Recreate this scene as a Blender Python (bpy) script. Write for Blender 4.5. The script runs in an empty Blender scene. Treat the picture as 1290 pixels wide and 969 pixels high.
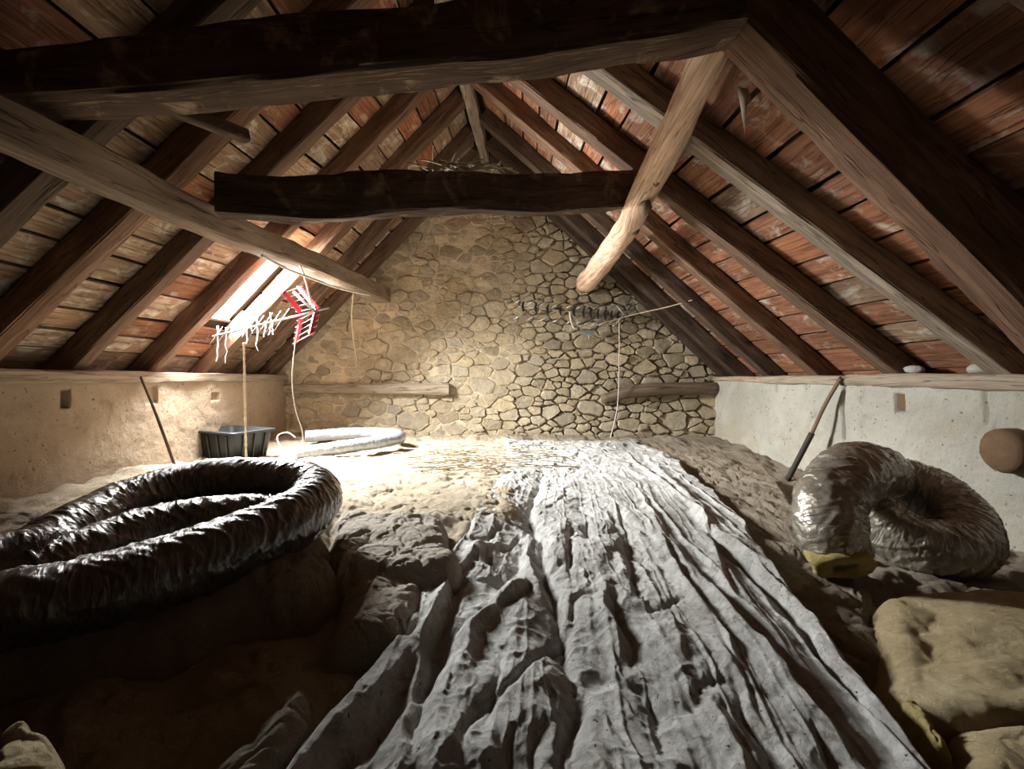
import bpy, math, random
import numpy as np
from mathutils import Vector
random.seed(7); np.random.seed(7)
C = bpy.context.scene.collection
S = bpy.context.scene
PI = math.pi
F = 560.0          # focal length in pixels of the 1290x969 frame
VX, VY = 625.0, 475.0   # where the attic's long axis vanishes

# ---------------------------------------------------------------- camera, world, light
cam = bpy.data.cameras.new('camera'); co = bpy.data.objects.new('camera', cam); C.objects.link(co)
co.location = (0, 0, 0); co.rotation_euler = (PI/2, 0, 0)
cam.sensor_width = 36.0; cam.lens = F/1290*36.0
cam.shift_x = 20/1290; cam.shift_y = -9.5/1290
cam.clip_start = 0.02
S.camera = co
S.view_settings.view_transform = 'Standard'; S.view_settings.look = 'None'
S.view_settings.gamma = 1.0; S.view_settings.use_curve_mapping = False
S.view_settings.exposure = 0.8
W = bpy.data.worlds.new('world'); S.world = W; W.use_nodes = True
W.node_tree.nodes['Background'].inputs[0].default_value = (0.80, 0.90, 1.0, 1)
W.node_tree.nodes['Background'].inputs[1].default_value = 6.0
# daylight of the roof opening
al = bpy.data.lights.new('skylight_daylight', 'AREA'); al.shape = 'RECTANGLE'; al.size = 0.60; al.size_y = 0.72
al.energy = 330; al.color = (0.97, 0.985, 0.98); al.spread = 2.8
ao = bpy.data.objects.new('skylight_daylight', al); C.objects.link(ao)
HATCH = dict(y0=3.27, y1=3.82, s0=0.145, s1=0.40)

# ---------------------------------------------------------------- helpers
def P(px, py, d):
    return np.array([(px-VX)*d/F, d, (VY-py)*d/F])
def FL(px, py, z):
    d = F*(-z)/(py-VY)
    return ((px-VX)*d/F, d)
def tag(o, label=None, cat=None, group=None, kind=None):
    if label: o['label'] = label
    if cat: o['category'] = cat
    if group: o['group'] = group
    if kind: o['kind'] = kind
    return o
def wloc(o):
    v = Vector((0, 0, 0))
    while o is not None:
        v = v + o.location; o = o.parent
    return np.array(v)
def link(name, me, mat, parent=None, smooth=True):
    o = bpy.data.objects.new(name, me); C.objects.link(o)
    if mat: me.materials.append(mat)
    if parent is not None: o.parent = parent
    if smooth:
        me.polygons.foreach_set('use_smooth', np.ones(len(me.polygons), bool))
    return o
def mk(name, v, f, mat, parent=None, smooth=True, uv=None):
    v = np.asarray(v, float)
    if parent is not None: v = v - wloc(parent)
    me = bpy.data.meshes.new(name)
    me.from_pydata(v.tolist(), [], f)
    if uv is not None:
        ul = me.uv_layers.new(name='UVMap')
        li = np.zeros(len(me.loops), np.int32); me.loops.foreach_get('vertex_index', li)
        ul.data.foreach_set('uv', np.asarray(uv, np.float32)[li].ravel())
    me.update()
    return link(name, me, mat, parent, smooth)
def grid(name, X, Y, Z, mat, parent=None, wrap_u=False, uv=None):
    """mesh of a (nv, nu) array of points; wrap_u closes it round the second axis"""
    nv, nu = X.shape
    v = np.stack([X, Y, Z], -1).reshape(-1, 3)
    if parent is not None: v = v - wloc(parent)
    me = bpy.data.meshes.new(name)
    me.vertices.add(len(v)); me.vertices.foreach_set('co', v.astype(np.float32).ravel())
    i = np.arange(nv-1)[:, None]
    if wrap_u:
        j = np.arange(nu)[None, :]; j2 = (j+1) % nu
    else:
        j = np.arange(nu-1)[None, :]; j2 = j+1
    q = np.stack([i*nu+j, i*nu+j2, (i+1)*nu+j2, (i+1)*nu+j], -1).reshape(-1, 4)
    n = len(q)
    me.loops.add(n*4); me.loops.foreach_set('vertex_index', q.astype(np.int32).ravel())
    me.polygons.add(n); me.polygons.foreach_set('loop_start', np.arange(0, n*4, 4, dtype=np.int32))
    if uv is not None:
        ul = me.uv_layers.new(name='UVMap')
        ul.data.foreach_set('uv', uv.reshape(-1, 2)[q.ravel()].astype(np.float32).ravel())
    me.update(calc_edges=True)
    return link(name, me, mat, parent, True)
def empty(name, loc):
    o = bpy.data.objects.new(name, None); C.objects.link(o); o.location = tuple(float(a) for a in loc)
    o.empty_display_size = 0.05
    return o
# vectorised gradient noise
def pn(x, y, seed=0):
    x = np.asarray(x, float); y = np.asarray(y, float)
    xi = np.floor(x).astype(np.int64); yi = np.floor(y).astype(np.int64)
    xf = x-xi; yf = y-yi
    def g(a, b, dx, dy):
        h = (a*374761393 + b*668265263 + seed*1274126177) & 0xFFFFFFFF
        h = ((h ^ (h >> 13))*1274126177) & 0xFFFFFFFF
        h = h ^ (h >> 16)
        t = (h & 0xFFFF)/65536.0*2*PI
        return np.cos(t)*dx + np.sin(t)*dy
    u = xf*xf*xf*(xf*(xf*6-15)+10); w = yf*yf*yf*(yf*(yf*6-15)+10)
    a = g(xi, yi, xf, yf); b = g(xi+1, yi, xf-1, yf)
    c = g(xi, yi+1, xf, yf-1); d = g(xi+1, yi+1, xf-1, yf-1)
    return (a*(1-u)+b*u)*(1-w) + (c*(1-u)+d*u)*w
def fbm(x, y, seed=0, o=4):
    r = 0; a = 1.0; f = 1.0
    for k in range(o):
        r = r + a*pn(x*f, y*f, seed+k*17); a *= 0.5; f *= 2.03
    return r
def ridged(x, y, seed=0, o=3):
    r = 0; a = 1.0; f = 1.0
    for k in range(o):
        r = r + a*(1-2*np.abs(pn(x*f, y*f, seed+k*31))); a *= 0.5; f *= 2.1
    return r
def billow(x, y, seed=0, o=2):
    r = 0; a = 1.0; f = 1.0
    for k in range(o):
        r = r + a*np.abs(pn(x*f, y*f, seed+k*13))*2; a *= 0.45; f *= 2.1
    return r
def sstep(a, b, x):
    t = np.clip((x-a)/(b-a), 0, 1); return t*t*(3-2*t)
def spline(pts, n):
    pts = np.asarray(pts, float)
    p = np.vstack([2*pts[0]-pts[1], pts, 2*pts[-1]-pts[-2]])
    out = []
    segs = len(pts)-1
    for t in np.linspace(0, segs, n):
        k = min(int(t), segs-1); u = t-k
        a, b, c, d = p[k], p[k+1], p[k+2], p[k+3]
        out.append(0.5*((2*b)+(-a+c)*u+(2*a-5*b+4*c-d)*u*u+(-a+3*b-3*c+d)*u**3))
    return np.array(out)

# ---------------------------------------------------------------- materials
class NT:
    def __init__(s, name):
        s.m = bpy.data.materials.new(name); s.m.use_nodes = True
        s.t = s.m.node_tree; s.b = s.t.nodes['Principled BSDF']
    def n(s, typ, **kw):
        nd = s.t.nodes.new(typ)
        for k, v in kw.items():
            if k in nd.inputs: nd.inputs[k].default_value = v
            else: setattr(nd, k, v)
        return nd
    def l(s, a, b): s.t.links.new(a, b)
    def coord(s, which, scale=(1, 1, 1)):
        c = s.n('ShaderNodeTexCoord'); m = s.n('ShaderNodeMapping'); m.inputs['Scale'].default_value = scale
        s.l(c.outputs[which], m.inputs['Vector'])
        o = s.n('ShaderNodeObjectInfo'); w = s.n('ShaderNodeVectorMath', operation='SCALE'); w.inputs[0].default_value = (31, 17, 23)
        s.l(o.outputs['Random'], w.inputs['Scale'])
        ad = s.n('ShaderNodeVectorMath', operation='ADD'); s.l(m.outputs[0], ad.inputs[0]); s.l(w.outputs[0], ad.inputs[1])
        return ad.outputs[0]
    def noise(s, vec, scale, detail=5, rough=0.6, dist=0.0):
        n = s.n('ShaderNodeTexNoise', Scale=scale, Detail=detail, Roughness=rough, Distortion=dist)
        s.l(vec, n.inputs['Vector']); return n.outputs['Fac']
    def ramp(s, fac, stops):
        r = s.n('ShaderNodeValToRGB'); e = r.color_ramp.elements
        while len(e) < len(stops): e.new(0.5)
        for i, (p, c) in enumerate(stops):
            e[i].position = p; e[i].color = (*c, 1) if len(c) == 3 else c
        s.l(fac, r.inputs[0]); return r.outputs[0]
    def mix(s, fac, a, b, mode='MIX'):
        m = s.n('ShaderNodeMix', data_type='RGBA', blend_type=mode)
        if isinstance(fac, (int, float)): m.inputs[0].default_value = fac
        else: s.l(fac, m.inputs[0])
        for i, x in ((6, a), (7, b)):
            if isinstance(x, tuple): m.inputs[i].default_value = (*x, 1)
            else: s.l(x, m.inputs[i])
        return m.outputs[2]
    def bump(s, h, strength, dist=0.01):
        b = s.n('ShaderNodeBump', Strength=strength, Distance=dist); s.l(h, b.inputs['Height'])
        s.l(b.outputs[0], s.b.inputs['Normal'])
    def rnd(s): return s.n('ShaderNodeObjectInfo').outputs['Random']
    def done(s, col, rough=0.9, spec=0.2):
        if isinstance(col, tuple): s.b.inputs['Base Color'].default_value = (*col, 1)
        else: s.l(col, s.b.inputs['Base Color'])
        s.b.inputs['Roughness'].default_value = rough
        s.b.inputs['Specular IOR Level'].default_value = spec
        return s.m
BW = lambda a, b: [(a, (0, 0, 0)), (b, (1, 1, 1))]
def wood(name, dark, mid, light, pale=None, pale_amt=0.5):
    t = NT(name)
    v = t.coord('UV', (3.0, 45.0, 1.0)); v2 = t.coord('UV', (4.0, 9.0, 1))
    g = t.noise(v, 1.0, 8, 0.65, 0.4)
    c = t.ramp(g, [(0.25, dark), (0.5, mid), (0.78, light)])
    p = t.noise(v2, 1.0, 5, 0.6, 0.3)
    c = t.mix(t.ramp(p, BW(0.35, 0.75)), c, t.mix(0.45, c, dark))
    if pale:
        q = t.noise(t.coord('UV', (5.0, 7.0, 1)), 1.3, 6, 0.65, 0.6)
        c = t.mix(t.ramp(q, BW(pale_amt, pale_amt+0.16)), c, pale)
    k = t.noise(t.coord('UV', (1.3, 34.0, 1)), 1.0, 3, 0.5, 0.5)
    kk = t.ramp(k, [(0.485, (1, 1, 1)), (0.5, (0.25, 0.22, 0.2)), (0.515, (1, 1, 1))])
    c = t.mix(0.75, c, kk, 'MULTIPLY')
    r = t.ramp(t.rnd(), [(0, (0.62, 0.60, 0.58)), (0.5, (1, 1, 1)), (1, (1.28, 1.16, 1.05))])
    c = t.mix(1.0, c, r, 'MULTIPLY')
    hh = t.n('ShaderNodeMath', operation='ADD'); t.l(g, hh.inputs[0]); t.l(kk, hh.inputs[1])
    t.bump(hh.outputs[0], 0.8, 0.006)
    return t.done(c, 0.85, 0.25)
M = {}
M['rafter'] = wood('rafter_wood', (0.040, 0.026, 0.018), (0.12, 0.078, 0.052), (0.25, 0.175, 0.12))
M['grey_rafter'] = wood('grey_rafter_wood', (0.10, 0.075, 0.055), (0.30, 0.24, 0.18), (0.50, 0.43, 0.35))
M['red_timber'] = wood('red_timber', (0.065, 0.038, 0.024), (0.17, 0.100, 0.064), (0.30, 0.20, 0.135))
M['dark_beam'] = wood('dark_beam', (0.040, 0.026, 0.018), (0.105, 0.066, 0.044), (0.21, 0.145, 0.10), (0.36, 0.27, 0.18), 0.54)
M['tan_purlin'] = wood('tan_purlin', (0.14, 0.095, 0.065), (0.30, 0.22, 0.155), (0.42, 0.33, 0.25))
M['pale_log'] = wood('pale_log', (0.22, 0.13, 0.085), (0.62, 0.47, 0.36), (0.80, 0.67, 0.54))
M['old_plate'] = wood('old_plate', (0.22, 0.17, 0.12), (0.40, 0.33, 0.245), (0.56, 0.48, 0.38))
M['red_board'] = wood('red_board', (0.10, 0.042, 0.024), (0.28, 0.125, 0.068), (0.42, 0.22, 0.125), (0.46, 0.40, 0.33), 0.54)
M['tan_board'] = wood('tan_board', (0.13, 0.075, 0.045), (0.32, 0.215, 0.135), (0.50, 0.39, 0.28), (0.58, 0.52, 0.44), 0.52)
M['stick'] = wood('stick_wood', (0.10, 0.07, 0.045), (0.22, 0.16, 0.11), (0.33, 0.25, 0.18))
t = NT('backing_board'); M['backing'] = t.done((0.05, 0.035, 0.025), 0.95, 0.1)
def stone_mat():
    t = NT('rubble_stone')
    v = t.coord('Object')
    c = t.ramp(t.rnd(), [(0.0, (0.30, 0.245, 0.175)), (0.2, (0.50, 0.425, 0.30)), (0.4, (0.55, 0.48, 0.35)), (0.55, (0.42, 0.375, 0.29)),
                         (0.7, (0.56, 0.46, 0.29)), (0.85, (0.36, 0.32, 0.25)), (1.0, (0.60, 0.52, 0.39))])
    n = t.noise(v, 14, 8, 0.65, 0.2)
    c = t.mix(1.0, c, (1.2, 1.18, 1.14), 'MULTIPLY')
    c = t.mix(t.ramp(n, BW(0.35, 0.7)), t.mix(0.6, c, (0.25, 0.20, 0.14)), c)
    w = t.noise(v, 5, 4, 0.6)
    c = t.mix(t.ramp(w, BW(0.58, 0.75)), c, (0.62, 0.53, 0.37))
    t.bump(t.noise(v, 24, 9, 0.75), 1.0, 0.03)
    return t.done(c, 0.95, 0.15)
M['stone'] = stone_mat()
def plaster(name, base, alt, dirt, spec_dirt=0.35, brown=None):
    t = NT(name); v = t.coord('Object')
    a = t.noise(v, 2.2, 8, 0.6, 0.5)
    c = t.mix(t.ramp(a, BW(0.38, 0.64)), alt, base)
    b = t.noise(v, 7, 8, 0.7, 0.3)
    c = t.mix(t.ramp(b, BW(0.56, 0.74)), c, dirt)
    if brown:
        z = t.noise(t.coord('Object', (1, 1, 1.4)), 1.1, 5, 0.6, 0.8)
        c = t.mix(t.ramp(z, BW(0.52, 0.70)), c, brown)
    k = t.noise(v, 38, 3, 0.5)
    c = t.mix(t.ramp(k, [(0.66, (0, 0, 0)), (0.72, (1, 1, 1))]), c, tuple(x*0.45 for x in dirt))
    t.bump(t.noise(v, 20, 10, 0.78), 0.9, 0.03)
    return t.done(c, 0.95, 0.15)
M['mortar'] = plaster('lime_mortar', (0.68, 0.585, 0.42), (0.56, 0.475, 0.335), (0.42, 0.345, 0.23))
M['plaster_left'] = plaster('tan_plaster', (0.41, 0.325, 0.235), (0.345, 0.265, 0.185), (0.25, 0.185, 0.125), brown=(0.28, 0.205, 0.135))
M['plaster_right'] = plaster('grey_plaster', (0.60, 0.57, 0.49), (0.47, 0.45, 0.38), (0.34, 0.31, 0.25), brown=(0.48, 0.41, 0.30))
def wool(name, base, alt, dust, dust_at=0.55, fib=0.6):
    t = NT(name); v = t.coord('Object')
    a = t.noise(v, 5, 6, 0.6, 0.4)
    c = t.mix(t.ramp(a, BW(0.35, 0.68)), alt, base)
    d = t.noise(v, 11, 8, 0.7, 0.5)
    c = t.mix(t.ramp(d, BW(dust_at, dust_at+0.2)), c, dust)
    f = t.noise(t.coord('Object', (1, 1, 1)), 48, 8, 0.8, 1.5)
    c = t.mix(t.ramp(f, BW(0.30, 0.58)), t.mix(0.45, c, tuple(x*0.5 for x in alt)), c)
    t.bump(f, 1.0, 0.022)
    return t.done(c, 1.0, 0.05)
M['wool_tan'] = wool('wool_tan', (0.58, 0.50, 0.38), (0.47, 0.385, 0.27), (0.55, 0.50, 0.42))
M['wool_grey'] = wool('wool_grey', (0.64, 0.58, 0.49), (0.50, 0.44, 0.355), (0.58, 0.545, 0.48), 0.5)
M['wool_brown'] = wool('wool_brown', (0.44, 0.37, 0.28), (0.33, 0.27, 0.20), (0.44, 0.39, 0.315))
M['wool_yellow'] = wool('wool_yellow', (0.72, 0.60, 0.37), (0.62, 0.48, 0.275), (0.56, 0.45, 0.30))
M['wool_bright'] = wool('wool_bright', (0.76, 0.64, 0.28), (0.60, 0.46, 0.18), (0.60, 0.52, 0.33), 0.55)
def fabric():
    t = NT('dusty_sheet'); v = t.coord('Object')
    a = t.noise(v, 4, 7, 0.62, 0.6)
    c = t.mix(t.ramp(a, BW(0.36, 0.66)), (0.40, 0.39, 0.365), (0.66, 0.655, 0.625))
    b = t.noise(v, 13, 8, 0.7, 0.4)
    c = t.mix(t.ramp(b, BW(0.54, 0.68)), c, (0.21, 0.185, 0.15))
    b2 = t.noise(v, 34, 6, 0.75, 0.6)
    c = t.mix(t.ramp(b2, BW(0.5, 0.72)), c, t.mix(0.5, c, (0.16, 0.14, 0.11)))
    s = t.noise(v, 70, 2, 0.5, 0.3)
    c = t.mix(t.ramp(s, [(0.69, (0, 0, 0)), (0.73, (1, 1, 1))]), c, (0.09, 0.07, 0.05))
    f = t.noise(v, 42, 9, 0.78, 1.0)
    c = t.mix(t.ramp(f, BW(0.34, 0.6)), t.mix(0.4, c, (0.19, 0.18, 0.16)), c)
    t.bump(f, 0.9, 0.016)
    return t.done(c, 0.9, 0.15)
M['sheet'] = fabric()
def film(name, base, spots, metal, rough):
    t = NT(name); v = t.coord('UV', (1, 1, 1))
    a = t.noise(v, 6, 5, 0.6, 0.5)
    c = t.mix(t.ramp(a, BW(0.4, 0.7)), base, spots)
    t.bump(t.noise(t.coord('UV', (40, 6, 1)), 1.0, 6, 0.6, 1.5), 0.8, 0.012)
    m = t.done(c, rough, 0.6)
    t.b.inputs['Metallic'].default_value = metal
    t.b.inputs['Coat Weight'].default_value = 1.0; t.b.inputs['Coat Roughness'].default_value = 0.12
    return m
M['black_film'] = film('black_film', (0.060, 0.052, 0.044), (0.13, 0.115, 0.095), 0.35, 0.28)
M['grey_film'] = film('grey_film', (0.22, 0.195, 0.15), (0.36, 0.325, 0.265), 0.30, 0.25)
M['silver_film'] = film('silver_film', (0.20, 0.22, 0.24), (0.28, 0.30, 0.32), 0.15, 0.5)
def plain(name, c, rough=0.6, metal=0.0, spec=0.4, noise=0.3):
    t = NT(name)
    n = t.noise(t.coord('Object'), 25, 5, 0.6)
    col = t.mix(t.ramp(n, BW(0.3, 0.7)), tuple(x*(1-noise) for x in c), c)
    m = t.done(col, rough, spec); t.b.inputs['Metallic'].default_value = metal
    return m
M['black_plastic'] = plain('black_plastic', (0.014, 0.015, 0.017), 0.5, 0, 0.3)
M['red_plastic'] = plain('red_plastic', (0.62, 0.035, 0.06), 0.45)
M['alu'] = plain('aluminium_rod', (0.50, 0.52, 0.52), 0.35, 0.7)
M['grid_metal'] = plain('grid_metal', (0.34, 0.36, 0.34), 0.5, 0.5)
M['insulator'] = plain('black_insulator', (0.02, 0.02, 0.024), 0.5)
M['white_cable'] = plain('white_cable', (0.74, 0.69, 0.60), 0.6)
M['straw_rope'] = plain('straw_rope', (0.58, 0.47, 0.32), 0.95)
M['cobweb'] = plain('cobweb', (0.55, 0.48, 0.38), 0.95)
M['iron'] = plain('dark_iron', (0.055, 0.045, 0.038), 0.7, 0.4)
M['rust'] = plain('rust', (0.16, 0.095, 0.05), 0.9)
M['twig'] = plain('dry_straw', (0.42, 0.35, 0.25), 0.95)
M['debris'] = plain('wood_debris', (0.085, 0.06, 0.04), 0.95)
t = NT('torn_film'); t.b.inputs['Transmission Weight'].default_value = 0.25
M['torn_film'] = t.done((0.86, 0.88, 0.90), 0.45, 0.4)
t = NT('floor_boards'); M['floor'] = t.done(t.mix(t.noise(t.coord('Object', (1, 8, 1)), 3, 6), (0.10, 0.07, 0.045), (0.20, 0.14, 0.09)), 0.9, 0.1)

# ---------------------------------------------------------------- roof geometry (a twisted old roof)
RX = ([-4, 1.0, 2.2, 2.83, 3.54, 4.2, 5.3], [-0.35, -0.35, -0.30, -0.30, -0.25, -0.20, -0.10])
RZ = ([-4, 1.0, 2.2, 2.83, 3.54, 4.2, 5.3], [2.0, 2.02, 2.10, 2.21, 2.39, 2.45, 2.50])
XL, XR, YB, YF = -2.40, 2.50, 5.10, -3.2
def ridge_pt(y): return np.array([np.interp(y, *RX), y, np.interp(y, *RZ)])
def foot_pt(side, y): return np.array([-2.50 if side < 0 else 2.52, y, 0.015])
def roof_pt(side, s, y, off=0.0):
    """point of the rafters' underside plane, s=0 wall plate, s=1 ridge, pushed out by off"""
    a, b = foot_pt(side, y), ridge_pt(y)
    d = b-a; L = np.hypot(d[0], d[2])
    n = np.array([-d[2], 0, d[0]])/L
    if n[2] < 0: n = -n
    return a + d*s + n*off
RD = 0.13   # rafter depth

def beam(name, pts, sizes, mat, parent=None, up=(0, 0, 1), rnd=0.25, wob=0.010, seed=0, n=None, roundness=0.0, ext=None):
    """rough hewn timber along pts; sizes = list of (width, height) at the points (width across, height along up)"""
    pts = np.asarray(pts, float); L = np.sum(np.linalg.norm(np.diff(pts, axis=0), axis=1))
    n = n or max(6, int(L/0.06))
    c = spline(pts, n) if len(pts) > 2 else np.array([pts[0]+(pts[1]-pts[0])*k/(n-1) for k in range(n)])
    sz = np.array([[np.interp(k/(n-1), np.linspace(0, 1, len(sizes)), [q[i] for q in sizes]) for i in (0, 1)] for k in range(n)])
    if roundness:
        m = 16
        ang = np.linspace(0, 2*PI, m, endpoint=False)
        cx = np.cos(ang); cy = np.sin(ang)
    else:
        q = []
        for (a, b) in ((1, -1), (1, 1), (-1, 1), (-1, -1)):
            q += [(a*(1-rnd*0.0), b*(1-rnd)), (a*(1-rnd), b)] if a*b > 0 else [(a*(1-rnd), b), (a, b*(1-rnd))]
        # mid points of the flats
        qq = []
        for i in range(len(q)):
            a = np.array(q[i]); b = np.array(q[(i+1) % len(q)]); qq += [a, (a+b)/2]
        q = np.array(qq); cx, cy = q[:, 0], q[:, 1]; m = len(cx)
    X = np.zeros((n, m)); Y = X.copy(); Z = X.copy(); UV = np.zeros((n, m, 2)); u = 0
    up = np.asarray(up, float)
    for k in range(n):
        tg = c[min(k+1, n-1)]-c[max(k-1, 0)]; tg /= np.linalg.norm(tg)
        sd = np.cross(tg, up); sd /= np.linalg.norm(sd); u2 = np.cross(sd, tg)
        if k: u += np.linalg.norm(c[k]-c[k-1])
        w, h = sz[k]/2
        aa = np.arange(m)/m*6.0
        j = 1 + (fbm(u*3.0+seed*7.7+0*aa, aa*0.9+seed*3.1, seed, 3))*wob/0.05
        px = cx*w*j; py = cy*h*j
        X[k] = c[k][0]+sd[0]*px+u2[0]*py; Y[k] = c[k][1]+sd[1]*px+u2[1]*py; Z[k] = c[k][2]+sd[2]*px+u2[2]*py
        UV[k, :, 0] = u; UV[k, :, 1] = np.arange(m)/m*(w+h)*4
    v = np.stack([X, Y, Z], -1).reshape(-1, 3); uv = UV.reshape(-1, 2)
    f = []
    for k in range(n-1):
        for a in range(m):
            b = (a+1) % m
            f.append((k*m+a, k*m+b, (k+1)*m+b, (k+1)*m+a))
    c0 = len(v); v = np.vstack([v, c[0]-0.004*(c[1]-c[0])/np.linalg.norm(c[1]-c[0]), c[-1]]); uv = np.vstack([uv, [0, .1], [u, .1]])
    for a in range(m):
        b = (a+1) % m
        f.append((c0, b, a)); f.append((c0+1, (n-1)*m+a, (n-1)*m+b))
    o = mk(name, v, f, mat, parent, True, uv)
    if not roundness: o.data.set_sharp_from_angle(angle=math.radians(33))
    return o

def tube(name, pts, r, mat, parent=None, n=None, m=6, smooth_pts=True, disp=None, rfun=None, caps=True):
    pts = np.asarray(pts, float); L = np.sum(np.linalg.norm(np.diff(pts, axis=0), axis=1))
    n = n or max(4, int(L/0.03))
    if smooth_pts and len(pts) > 2: c = spline(pts, n)
    elif len(pts) > 2:
        c = pts; n = len(c)
    else:
        c = np.array([pts[0]+(pts[1]-pts[0])*k/(n-1) for k in range(n)])
    seg = np.r_[0, np.cumsum(np.linalg.norm(np.diff(c, axis=0), axis=1))]
    tg = np.gradient(c, axis=0); tg /= np.linalg.norm(tg, axis=1)[:, None]+1e-12
    # parallel transport frame
    a = np.array([0, 0, 1.0]) if abs(tg[0][2]) < 0.9 else np.array([1.0, 0, 0])
    U = np.zeros_like(c); Vv = np.zeros_like(c)
    u = a-tg[0]*np.dot(a, tg[0]); u /= np.linalg.norm(u)
    for k in range(n):
        u = u-tg[k]*np.dot(u, tg[k]); u /= np.linalg.norm(u); U[k] = u; Vv[k] = np.cross(tg[k], u)
    th = np.linspace(0, 2*PI, m, endpoint=False)
    R = np.full((n, m), r)
    if rfun is not None: R = R*rfun(seg/seg[-1])[:, None]
    if disp is not None: R = R+disp(seg[:, None], th[None, :])
    pt = c[:, None, :]+R[..., None]*(np.cos(th)[None, :, None]*U[:, None, :]+np.sin(th)[None, :, None]*Vv[:, None, :])
    if caps:
        pt = np.concatenate([np.repeat(c[:1][:, None, :], m, 1), pt, np.repeat(c[-1:][:, None, :], m, 1)], 0)
        seg = np.r_[seg[0], seg, seg[-1]]
    uv = np.stack(np.broadcast_arrays(seg[:, None], th[None, :]/(2*PI)), -1)
    return grid(name, pt[..., 0], pt[..., 1], pt[..., 2], mat, parent, wrap_u=True, uv=np.array(uv))

def box_v(x0, x1, y0, y1, z0, z1):
    v = [(x0,y0,z0),(x1,y0,z0),(x1,y1,z0),(x0,y1,z0),(x0,y0,z1),(x1,y0,z1),(x1,y1,z1),(x0,y1,z1)]
    f = [(0,3,2,1),(4,5,6,7),(0,1,5,4),(1,2,6,5),(2,3,7,6),(3,0,4,7)]
    return v, f

# ================================================================ SETTING
v, f = box_v(-2.9, 3.0, YF-0.1, YB+0.3, -1.02, -0.98)
tag(mk('floor', v, f, M['floor'], smooth=False), kind='structure')

# ---- gable wall: mortar bed and rubble stones
def mortar_level(x, z):
    # lime smeared up to the stones' faces in the middle and left, raked out on the right
    m = fbm(x*1.3+4, z*1.3, 5, 3)
    return -0.028 + 0.030*sstep(0.9, -0.2, x) + 0.026*m + 0.006*fbm(x*9, z*9, 8, 3)
nx, nz = 230, 170
gx, gz = np.meshgrid(np.linspace(-2.75, 2.85, nx), np.linspace(-1.0, 2.75, nz))
wb = grid('wall_back', gx, YB-mortar_level(gx, gz), gz, M['mortar'])
tag(wb, kind='structure')
def clip_poly(poly, p, nrm):
    out = []
    for i in range(len(poly)):
        a, b = poly[i], poly[(i+1) % len(poly)]
        da, db = np.dot(a-p, nrm), np.dot(b-p, nrm)
        if da <= 0: out.append(a)
        if (da < 0 < db) or (db < 0 < da): out.append(a+(b-a)*da/(da-db))
    return out
def gable_top(x):
    rp = ridge_pt(YB)
    return 0.10+(x+2.55)/(rp[0]+2.55)*(rp[2]+0.05) if x < rp[0] else 0.10+(2.58-x)/(2.58-rp[0])*(rp[2]+0.05)
rs = random.Random(11)
seeds = []
ASP = 1.6
tries = 0
def spacing(x, z):
    big = 0.5+0.9*float(pn(np.array(x*0.9+7.3), np.array(z*0.9), 77))
    return 0.080+0.040*big + 0.015*(x < -0.8)
while tries < 60000 and len(seeds) < 640:
    tries += 1
    x = rs.uniform(-2.42, 2.5); z = rs.uniform(-0.76, 2.2)
    if z > gable_top(x)-0.02: continue
    sp = spacing(x, z)*rs.choice((0.5, 0.7, 0.85, 1.0, 1.2, 1.5))
    ok = True
    for (a, b, q) in seeds:
        if ((a-x)/ASP)**2+(b-z)**2 < ((sp+q)/2)**2: ok = False; break
    if ok: seeds.append((x, z, sp))
sd = np.array([(a/ASP, b) for a, b, _ in seeds]); wts = np.array([q for _, _, q in seeds])
stones = []
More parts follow.
